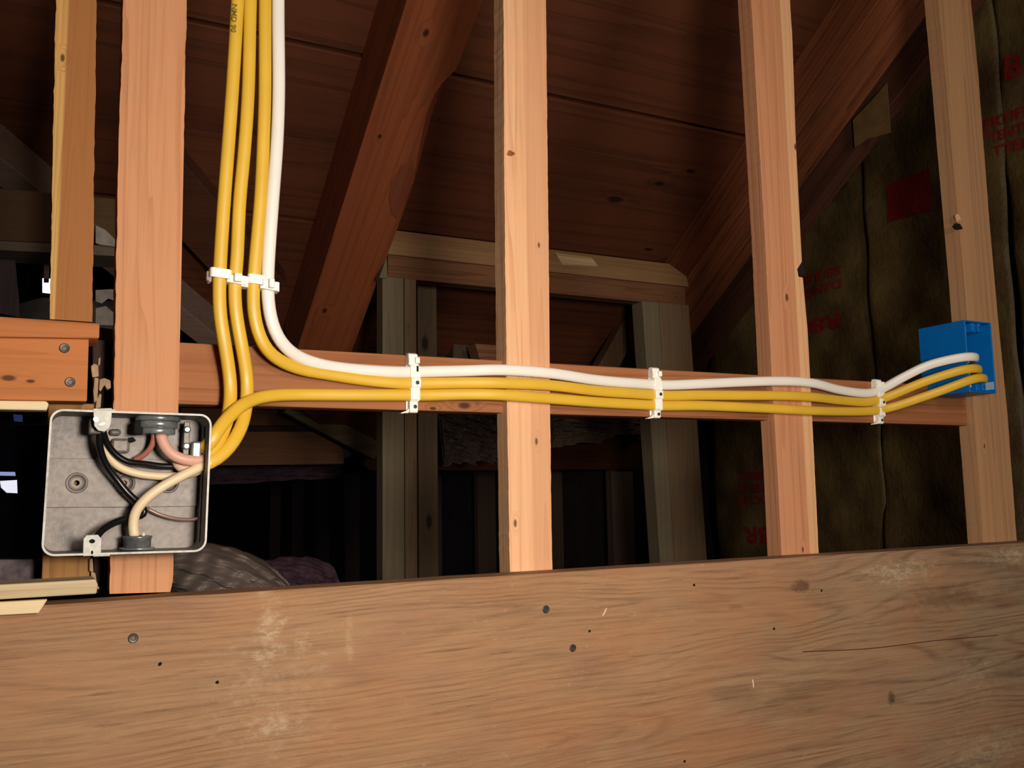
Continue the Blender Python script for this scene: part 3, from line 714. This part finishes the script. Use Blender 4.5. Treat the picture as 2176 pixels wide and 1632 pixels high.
# back plate in three pressed panels, the middle one raised, with through holes
def back_panel(v0, v1, d, holes, nm):
    """panel with round holes: grid of quads around each hole"""
    parts = []; us = [-.985]
    edges = []
    hr = .0024
    if not holes:
        return bbox(nm, -.985, .985, v0, v1, d, d+.0015, M_GALV, jb, .0008)
    sq = .15
    cuts = [-.985]
    for h in holes: cuts += [h-sq, h+sq]
    cuts.append(.985)
    V = []; Fc = []
    def quad(p): n0 = len(V); V.extend(p); Fc.append([n0+i for i in range(len(p))])
    vm = (v0+v1)/2; sqv = sq*hw/hh
    for i in range(0, len(cuts), 2): quad([bx(cuts[i], v0, d), bx(cuts[i+1], v0, d), bx(cuts[i+1], v1, d), bx(cuts[i], v1, d)])
    for h in holes:
        quad([bx(h-sq, v0, d), bx(h+sq, v0, d), bx(h+sq, vm-sqv, d), bx(h-sq, vm-sqv, d)])
        quad([bx(h-sq, vm+sqv, d), bx(h+sq, vm+sqv, d), bx(h+sq, v1, d), bx(h-sq, v1, d)])
        c_ = bx(h, vm, d); rr = sq*hw; m = 32
        loops = []
        for (r_, dd) in ((None, 0), (rr*.95, 0), (rr*.86, -.0014), (rr*.76, -.0012), (rr*.62, .0016), (rr*.46, .0024), (hr, .0026), (hr, .004)):
            lp = []
            for k in range(m):
                q = 2*pi*k/m
                if r_ is None:
                    s_ = 1/max(abs(cos(q)), abs(sin(q))); lp.append(c_+ux*rr*s_*cos(q)+uz*rr*s_*sin(q))
                else: lp.append(c_+ux*r_*cos(q)+uz*r_*sin(q)+np.array([0, dd, 0]))
            loops.append(lp)
        n0 = len(V)
        for lp in loops: V.extend(lp)
        for a_ in range(len(loops)-1):
            for k in range(m):
                k2 = (k+1) % m; Fc.append([n0+a_*m+k, n0+a_*m+k2, n0+(a_+1)*m+k2, n0+(a_+1)*m+k])
    o = mob(nm, V, Fc, M_GALV, jb)
    return o
back_panel(.345, .985, DB-.0030, [], 'back_plate')
back_panel(-.345, .345, DB-.0065, [-.62, -.02, .56], 'back_plate')
back_panel(-.985, -.345, DB-.0030, [], 'back_plate')
bbox('back_step', -.985, .985, .338, .350, DB-.0055, DB-.002, M_GALV, jb, 0); bbox('back_step', -.985, .985, -.350, -.338, DB-.0055, DB-.002, M_GALV, jb, 0)
# cover screw ears (top and bottom), each a bent tab with hole and slot
def ear(pxs, name='cover_ear'):
    P = [at(a, b, -.0555) for a, b in pxs]
    V, Fc = extr(P, (0, .0012, 0)); return mob(name, V, Fc, M_RIM, jb, bevel=.0004)
e1 = ear([(198, 868), (238, 867), (237, 895), (233, 910), (222, 918), (208, 915), (200, 905)])
disc('ear_hole', 204, 891, -.0562, .0022, .0022, plain('bright_tin', 'F4EEDC', .25, metal=.3), e1, th=.0006, jit=.05)
disc('ear_slot', 217, 901, -.0562, .0026, .0010, plain('bright_tin2', 'F4EEDC', .25, metal=.3), e1, th=.0006, jit=.05, rot=.3)
bbox('ear_flange', -.44, -.23, 1.0, 1.022, -.001, .010, M_RIM, jb, .0004)
e2 = ear([(176, 1182), (177, 1145), (184, 1137), (208, 1136), (216, 1145), (215, 1181)])
disc('ear_hole', 196, 1150, -.0562, .0022, .0018, M_DARK, e2, th=.0006, jit=.05); disc('ear_hole', 196, 1174, -.0562, .0008, .0016, M_DARK, e2, th=.0006, jit=.05)
bbox('ear_flange', -.40, -.20, -1.022, -1.0, -.001, .010, M_RIM, jb, .0004)
bbox('clamp_saddle', -.53, -.37, .68, .92, .010, .030, M_GALV, jb, .002)
# connector at the top, locknut rings hanging from the upper wall
k1 = empty('locknut', bx(.35, .9, .022)); k1.parent = jb; k1.location = Vector(tuple(bx(.35, .9, .022)))-WL[jb]
ct = bx(.345, 1.0, .026)
dz = -uz
def hexnut(name, c, r, h, parent, ns=28):
    turned(name, [(0, r*.95), (.0006, r), (h-.0006, r), (h, r*.95)], c, tuple(dz), M_ZINC, parent, ns=ns, sm=True)
k1.name = 'cable_connector'
hexnut('flange', bx(.345, .975, .026), .0190, .0045, k1, 28)
hexnut('collar', bx(.345, .90, .026), .0170, .0058, k1, 28)
hexnut('bushing', bx(.345, .795, .026), .0150, .0050, k1, 28)
hexnut('lip', bx(.345, .815, .026), .0163, .0012, k1, 28)
for t_ in (.0, 1.0, 2.0):
    pass
bbox('lug', .03, .16, .70, .90, .018, .034, M_DARK, k1, .002)
k2 = empty('cable_connector', bx(.12, -.9, .022)); k2.parent = jb; k2.location = Vector(tuple(bx(.12, -.9, .022)))-WL[jb]
c0 = bx(.16, -.965, .026)
turned('flange', [(0, .0140), (.0005, .0146), (.0018, .0146), (.0022, .0138)], c0, tuple(uz), M_ZINC, k2, sm=True)
turned('bushing', [(0, .0112), (.0095, .0112), (.0098, .0120), (.0120, .0120), (.0122, .0100), (.0100, .0096), (.006, .0094), (.006, 0)], c0, tuple(uz), M_ZINC, k2, sm=True)
# side clamp plates and screw on the right wall, faint raised knockouts
bbox('clamp_plate', .70, .78, .42, .92, .030, .034, M_GALV, jb); bbox('clamp_plate', .79, .93, .34, .62, .020, .034, M_ZINC, jb, .002)
turned('clamp_screw', [(0, .003), (.002, .0032), (.003, .002), (.003, 0)], bx(.74, .55, .030), (0, -1, 0), M_ZINC, jb, ns=16)
turned('clamp_screw', [(0, .003), (.002, .0032), (.003, .002), (.003, 0)], bx(.74, .80, .030), (0, -1, 0), M_ZINC, jb, ns=16)
bbox('clamp_plate', -.22, .02, .44, .66, .044, .0505, M_GALV, jb, .0025); bbox('clamp_plate', -.25, -.1, .70, .80, .044, .0505, M_GALV, jb, .0025)
disc('knockout_mark', 280, 935, -.0119, .003, .0025, M_DARK, jb, th=.0006)
bbox('wall_glint', .955, .975, -.9, .85, .026, .029, M_ZINC, jb, .0005)  # bright bar standing in for the highlight down the inner right wall

# wires (d = depth as world y)
def wire(pts, mat, r, label):
    W = [at(*p) for p in pts]; V, Fc = sweep(catmull(W, .003), r, r, ns=14, ex=2, smooth_it=2)
    return tag(mob('wire', V, Fc, mat, smooth=True), label, 'wire')
wire([(212, 912, -.042), (212, 950, -.036), (224, 985, -.030), (248, 1018, -.026), (272, 1048, -.026), (298, 1072, -.024), (310, 1088, -.022), (300, 1097, -.024), (272, 1101, -.028), (240, 1112, -.034), (215, 1128, -.040), (202, 1146, -.044)], M_BLK, .0030, 'long black wire curving from upper ear down to lower ear of the steel box')
wire([(218, 912, -.040), (226, 940, -.034), (246, 966, -.030), (272, 982, -.028), (305, 985, -.024), (345, 991, -.020), (390, 990, -.018)], M_BLK, .0028, 'short black wire bending right from the upper ear inside the steel box')
wire([(216, 925, -.032), (226, 960, -.026), (250, 990, -.022), (290, 1006, -.020), (340, 1012, -.020), (385, 1011, -.022), (425, 1000, -.026), (446, 985, -.030)], M_CREAM, .0036, 'cream wire sagging left to right across the box middle')
wire([(286, 1140, -.034), (283, 1118, -.034), (288, 1088, -.036), (310, 1060, -.038), (345, 1034, -.038), (385, 1012, -.036), (420, 995, -.033), (446, 982, -.030)], M_CREAM, .0044, 'thick cream wire curving down into the bottom connector')
wire([(341, 922, -.030), (348, 945, -.032), (366, 966, -.034), (392, 977, -.034), (420, 979, -.032), (446, 974, -.030)], M_PINK, .0050, 'thick pinkish wire from the top connector to the right side')
wire([(328, 922, -.026), (324, 945, -.022), (310, 964, -.018), (285, 978, -.012)], plain('rose', 'A86858', .5), .0026, 'thin reddish wire from the top connector down to the back plate')
wire([(374, 980, -.024), (383, 996, -.026), (410, 994, -.028), (446, 980, -.028)], plain('cream2', 'D8B898', .5), .0042, 'short pale wire stub tucked under the pinkish wire')
wire([(312, 1080, -.014), (335, 1092, -.014), (370, 1102, -.016), (410, 1104, -.020), (432, 1098, -.022)], plain('bare', '9A7C70', .4, metal=.4), .0016, 'thin bare ground wire at lower right inside the box')
tag(turned('wire_stub', [(0, .0016), (.008, .0014), (.009, 0)], bx(.23, -.86, .026), tuple(uz), M_CREAM, ns=10), 'tiny pale wire stub standing in the bottom connector', 'wire')

# ------------------------------------------------------------------ cables
Y1 = [(524, -400, -.034), (505, 0, -.030), (493, 200, -.026), (485, 310, -.024), (476, 429, -.022), (468, 558, -.020), (466, 610, -.019), (467, 662, -.018), (475, 716, -.015), (484, 770, -.010), (490, 823, -.006), (488, 868, -.010), (479, 905, -.018), (466, 935, -.024), (450, 957, -.028), (432, 968, -.030)]
Y2 = [(546, -400, -.032), (532, 0, -.028), (527, 200, -.025), (519, 320, -.023), (509, 429, -.021), (503, 558, -.019), (498.5, 608, -.018), (501, 662, -.017), (510, 716, -.014), (520, 770, -.009), (525.5, 815, -.005), (523, 862, -.008), (512, 910, -.018), (488, 951, -.026), (460, 978, -.030), (432, 988, -.032)]
Y3 = [(568, -400, -.030), (563, 0, -.026), (562.5, 200, -.023), (559, 310, -.021), (553, 429, -.020), (542, 558, -.018), (538.5, 608, -.017), (538, 655, -.016), (547, 703, -.014), (567, 745, -.010), (602, 771, -.004), (643, 786, 0), (697, 795, .003), (764, 806, .005), (858, 815, .005), (895, 815, .005), (989, 813.5, 0), (1060, 814, -.0055), (1168, 819, -.0055), (1269, 831, .002), (1370, 838, .005), (1409, 841, .005), (1482, 840, .002), (1573, 840.5, -.003), (1664, 841, -.0055), (1725, 844, -.005), (1785, 851, .002), (1846, 854.5, .005), (1873, 848, .003), (1900, 838, -.006), (1951, 816, -.026), (2003, 798, -.046), (2040, 787, -.061), (2064, 783, -.066), (2078, 784, -.063), (2080, 787, -.052), (2066, 790, -.036)]
WH = [(598, -400, -.030), (591, 0, -.026), (592, 200, -.023), (588, 310, -.021), (579, 429, -.020), (570, 558, -.018), (568.5, 608, -.017), (571, 655, -.016), (583, 703, -.013), (605, 737, -.009), (634, 759, -.003), (676, 774, .001), (724, 782.5, .004), (791, 788.5, .005), (858, 791, .005), (895, 790, .005), (989, 788, 0), (1060, 786, -.0055), (1168, 793, -.0055), (1269, 808, .002), (1370, 816, .005), (1409, 818.5, .005), (1482, 816, .002), (1573, 812, -.003), (1664, 810, -.0055), (1725, 814, -.005), (1785, 829, .002), (1846, 835.5, .005), (1870, 829, .003), (1907, 808, -.008), (1934, 794, -.018), (1969, 777, -.034), (2020, 763.5, -.054), (2052, 758, -.066), (2068, 758, -.067), (2074, 761, -.056), (2064, 764, -.038)]
Y4 = [(432, 955, -.030), (448, 940, -.034), (455, 928, -.034), (464, 913, -.032), (479, 893, -.028), (498, 873, -.022), (520, 857, -.016), (550, 845, -.008), (590, 839.5, -.001), (629, 838.5, .003), (697, 839, .005), (777, 839.5, .005), (858, 839.5, .005), (902, 840, .005), (989, 838, 0), (1060, 839, -.0055), (1168, 847, -.0055), (1269, 855, .002), (1370, 860.5, .005), (1409, 862.5, .005), (1482, 862, .002), (1573, 865.5, -.003), (1664, 869.5, -.0055), (1725, 873, -.005), (1785, 874.5, .002), (1846, 874, .005), (1876, 870, .003), (1900, 864, -.005), (1951, 847, -.024), (2003, 829, -.044), (2040, 815, -.058), (2068, 805, -.066), (2086, 803, -.065), (2092, 806, -.054), (2078, 810, -.036)]
c1 = cable('cable', Y1, M_YEL, label='leftmost yellow vertical cable, ending in the steel box', cat='cable')
c2 = cable('cable', Y2, M_YEL, label='second yellow vertical cable from left, looping into the steel box', cat='cable')
c3 = cable('cable', Y3, M_YEL, label='yellow cable bending from vertical to the middle of the horizontal run', cat='cable')
c4 = cable('cable', WH, M_WHT, label='white cable sweeping down and along the top of the horizontal run', cat='cable')
c5 = cable('cable', Y4, M_YEL, label='yellow cable from the steel box, lowest of the horizontal run', cat='cable')
# faint printing on the leftmost cable
V, Fc = text_mesh('NMD 90', .0062); P = np.array(V); c_ = at(499, 8, -.0352)
dn = at(492, 180, -.0312)-at(501, 0, -.0352); dn /= np.linalg.norm(dn); rg = np.array([1, 0, 0])
V = [c_+dn*(p[0])*1.3+rg*(p[1]*1.0-.002)+np.array([0, .0012*0, 0]) for p in P]
mob('print', V, Fc, plain('cable_print', '6E6414', .7), c1)

# ------------------------------------------------------------------ clips
def hclip(px_c, tops, label):
    """stacked clip on the blocking. tops: pixel rows top, w0,w1 (white), y0,y1, z0,z1, bottom"""
    cx = at(px_c, 820, YB)[0]; zt, zw0, zw1, za0, za1, zc0, zc1, zbm = [at(px_c, q, YB-.004)[2] for q in tops]
    r = empty('cable_clip', (cx, YB, (zt+zbm)/2), label, 'cable clip', 'white stacked cable clips on the blocking')
    w_ = .0052
    box('base_strip', cx-w_-.001, cx+w_-.001, YB-.0022, YB-.0002, zbm, zt-.003, M_CLIP, r, .0006)
    def bridge(z0, z1, xo, ww=w_, h=.0125):
        prof = [(YB-.001, z1+.0012), (YB-h+.0022, z1+.0012), (YB-h, z1-.0015), (YB-h, z0+.0015), (YB-h+.0022, z0-.0012), (YB-.001, z0-.0012)]
        V, Fc = extr([(cx+xo-ww, y, z) for y, z in prof], (2*ww, 0, 0)); return mob('bridge', V, Fc, M_CLIP, r, bevel=.0008)
    b1 = bridge(zw1, zw0, .0002); b2 = bridge(za1, za0, .0012, w_*1.05, .0135); b3 = bridge(zc1, zc0, .0004, w_*.98)
    zz = (zt+zw0)/2
    prof = [(YB-.001, zw0), (YB-.0105, zw0), (YB-.0115, zw0+.003), (YB-.010, zt-.0015), (YB-.006, zt), (YB-.001, zt)]
    V, Fc = extr([(cx-w_-.001, y, z) for y, z in prof], (2*w_, 0, 0)); mob('end_block', V, Fc, M_CLIP, r, bevel=.0010)
    box('latch_post', cx+.0002, cx+.0052, YB-.0150, YB-.009, zw0+.0012, zz+.0014, M_CLIP, r, .0012)
    box('shoulder', cx+.0045, cx+.0066, YB-.0125, YB-.002, zw1-.001, zw0-.004, M_CLIP, r, .0008)
    box('shoulder', cx+.0040, cx+.0062, YB-.0122, YB-.002, zc1, zc0, M_CLIP, r, .0008)
    prof = [(YB-.001, zbm), (YB-.0080, zbm), (YB-.0095, zbm+.0015), (YB-.0095, zc1), (YB-.001, zc1)]
    V, Fc = extr([(cx-w_+.0004, y, z) for y, z in prof], (2*w_-.001, 0, 0)); lo = mob('end_block', V, Fc, M_CLIP, r, bevel=.0009)
    # screws
    for (zc, xo, d) in (((za0+za1)/2, .0022, .0137), ((zc1+zbm)/2, .0010, .0097)):
        turned('screw', [(0, .0020), (-.0006, .0021), (-.0008, .0014), (-.0002, .0008), (0, 0)], (cx+xo, YB-d, zc), (0, 1, 0), M_SCREW, r, ns=14)
    V, Fc = extr([(cx-w_, YB-.008, zbm+.0004), (cx-w_-.0035, YB-.008, zbm-.0003), (cx-w_-.0085, YB-.008, zbm-.0010), (cx-w_-.0085, YB-.008, zbm+.0002), (cx-w_-.003, YB-.008, zbm+.0018), (cx-w_, YB-.008, zbm+.0045)], (0, .006, 0))
    mob('tongue', V, Fc, M_CLIP, r, bevel=.0003)
    return r, cx, zw0, zw1
r1, cx1, a_, b_ = hclip(873, (751, 777, 802, 804, 826, 828, 852, 878), 'white stacked cable clip left of the middle stud, with an open black slot')
box('slot', cx1+.0018, cx1+.0040, YB-.0132, YB-.012, (a_+b_)/2-.001, (a_+b_)/2+.0052, M_DARK, r1, .0004)
hclip(1386, (781, 804, 827, 829, 849, 851, 872, 889), 'white stacked cable clip between the middle stud and the stud with the bitten edge')
hclip(1857, (806, 823, 845, 847, 864, 866, 885, 901), 'white stacked cable clip nearest the blue box')

# spacer clip holding the four vertical cables
sp = empty('cable_spacer', at(520, 595, -.02), 'white plastic spacer clip joining the four vertical cables', 'cable clip')
def band(px, py, y, half, hz, name, depth=.0068, tilt=-.06):
    c = at(px, py, y); A = []; n_ = 24
    L1 = rrect(half, depth, .0032, 5)
    V = []; Fc = []; L2 = rrect(half-.0014, depth-.0014, .0024, 5); m = len(L1)
    for (L, zz) in ((L1, -hz), (L1, hz), (L2, hz), (L2, -hz)):
        for (x, yy) in L: V.append(c+np.array([x, yy, zz+x*tilt]))
    for a_ in range(4):
        for k in range(m):
            k2 = (k+1) % m; Fc.append([a_*m+k, a_*m+k2, ((a_+1) % 4)*m+k2, ((a_+1) % 4)*m+k])
    return mob(name, V, Fc, M_CLIP, sp, bevel=.0005, seg=1)
band(468, 583, -.0195, .0100, .0046, 'cable_ring')
band(544, 596, -.0175, .0086, .0048, 'cable_ring')
def flat(px0, px1, py0, py1, y0, y1, name, mat=M_CLIP, bev=.0008, sl=.10):
    a_ = at(px0, py0, y0); b_ = at(px1, py1, y0); c_ = (a_+b_)/2
    hx = abs(b_[0]-a_[0])/2; hz = abs(b_[2]-a_[2])/2
    return obox(name, (c_[0], (y0+y1)/2, c_[2]), (hx, 0, -sl*hx), (0, (y1-y0)/2, 0), (0, 0, hz), mat, sp, bev)
flat(482, 524, 594, 604, -.026, -.010, 'saddle'); flat(488, 503, 583, 597, -.026, -.016, 'web')
flat(499, 515, 579, 598, -.031, -.022, 'latch_post', sl=0); flat(512, 528, 585, 610, -.024, -.012, 'web')
flat(553, 594, 607, 617, -.026, -.010, 'saddle'); flat(559, 575, 592, 610, -.026, -.014, 'web')
flat(573, 584, 591, 611, -.031, -.022, 'latch_post', sl=0); flat(584, 594, 598, 620, -.022, -.010, 'end_hook')
flat(444, 450, 577, 599, -.018, -.008, 'open_hook', mat=M_CLEAR); flat(440, 446, 575, 595, -.018, -.012, 'open_hook', mat=M_CLEAR)

# ------------------------------------------------------------------ blue outlet box
x0, x1, y0, y1, z0, z1 = 1.1608, 1.2195, -.058, .020, 1.6300, 1.7335
bb = empty('outlet_box', ((x0+x1)/2, 0, z0), 'blue plastic outlet box on the right stud with three cables entering', 'outlet box')
t = .0022
box('side_wall', x0, x0+t, y0, y1, z0, z1, M_BLUE, bb, .0012); box('side_wall', x1-t, x1, y0, y1, z0, z1, M_BLUE, bb, .0012)
box('end_wall', x0+t, x1-t, y0, y1, z1-t, z1, M_BLUE, bb, .0008); box('end_wall', x0+t, x1-t, y0, y1, z0, z0+t, M_BLUE, bb, .0008)
box('back_wall', x0+t, x1-t, y1-t, y1, z0+t, z1-t, M_BLUE, bb, 0)
for zc in (z1-.009, z0+.009):
    box('screw_boss', x0+.018, x0+.026, y0+.002, y1-.02, zc-.0065, zc+.0065, M_BLUE, bb, .001)
    box('screw_boss', x0+.030, x0+.037, y0+.001, y1-.03, zc-.0065, zc+.0065, M_BLUE, bb, .001)
    turned('screw_hole', [(0, .0015), (-.0004, .0014), (-.0004, 0)], (x0+.0335, y0+.001, zc), (0, 1, 0), plain('hole_%d' % (zc*1000), '06305C', .8), bb, ns=12)
M_PSTR = plain('pale_scuff', '9FB4CC', .7)
box('label_patch', x0+t, x0+t+.0008, y0+.001, y0+.010, z1-.022, z1-.010, M_PSTR, bb, 0)
box('label_patch', x1-t-.0006, x1-t, y0+.002, y0+.018, z0+.006, z0+.017, M_PSTR, bb, .0)
for zc in (1.675, 1.658, 1.640):
    box('knockout_tab', x0+t, x0+t+.004, y0+.001, y0+.006, zc-.003, zc+.004, plain('tab_%d' % int(zc*1000), 'C8C4B8', .5), bb, .0008)
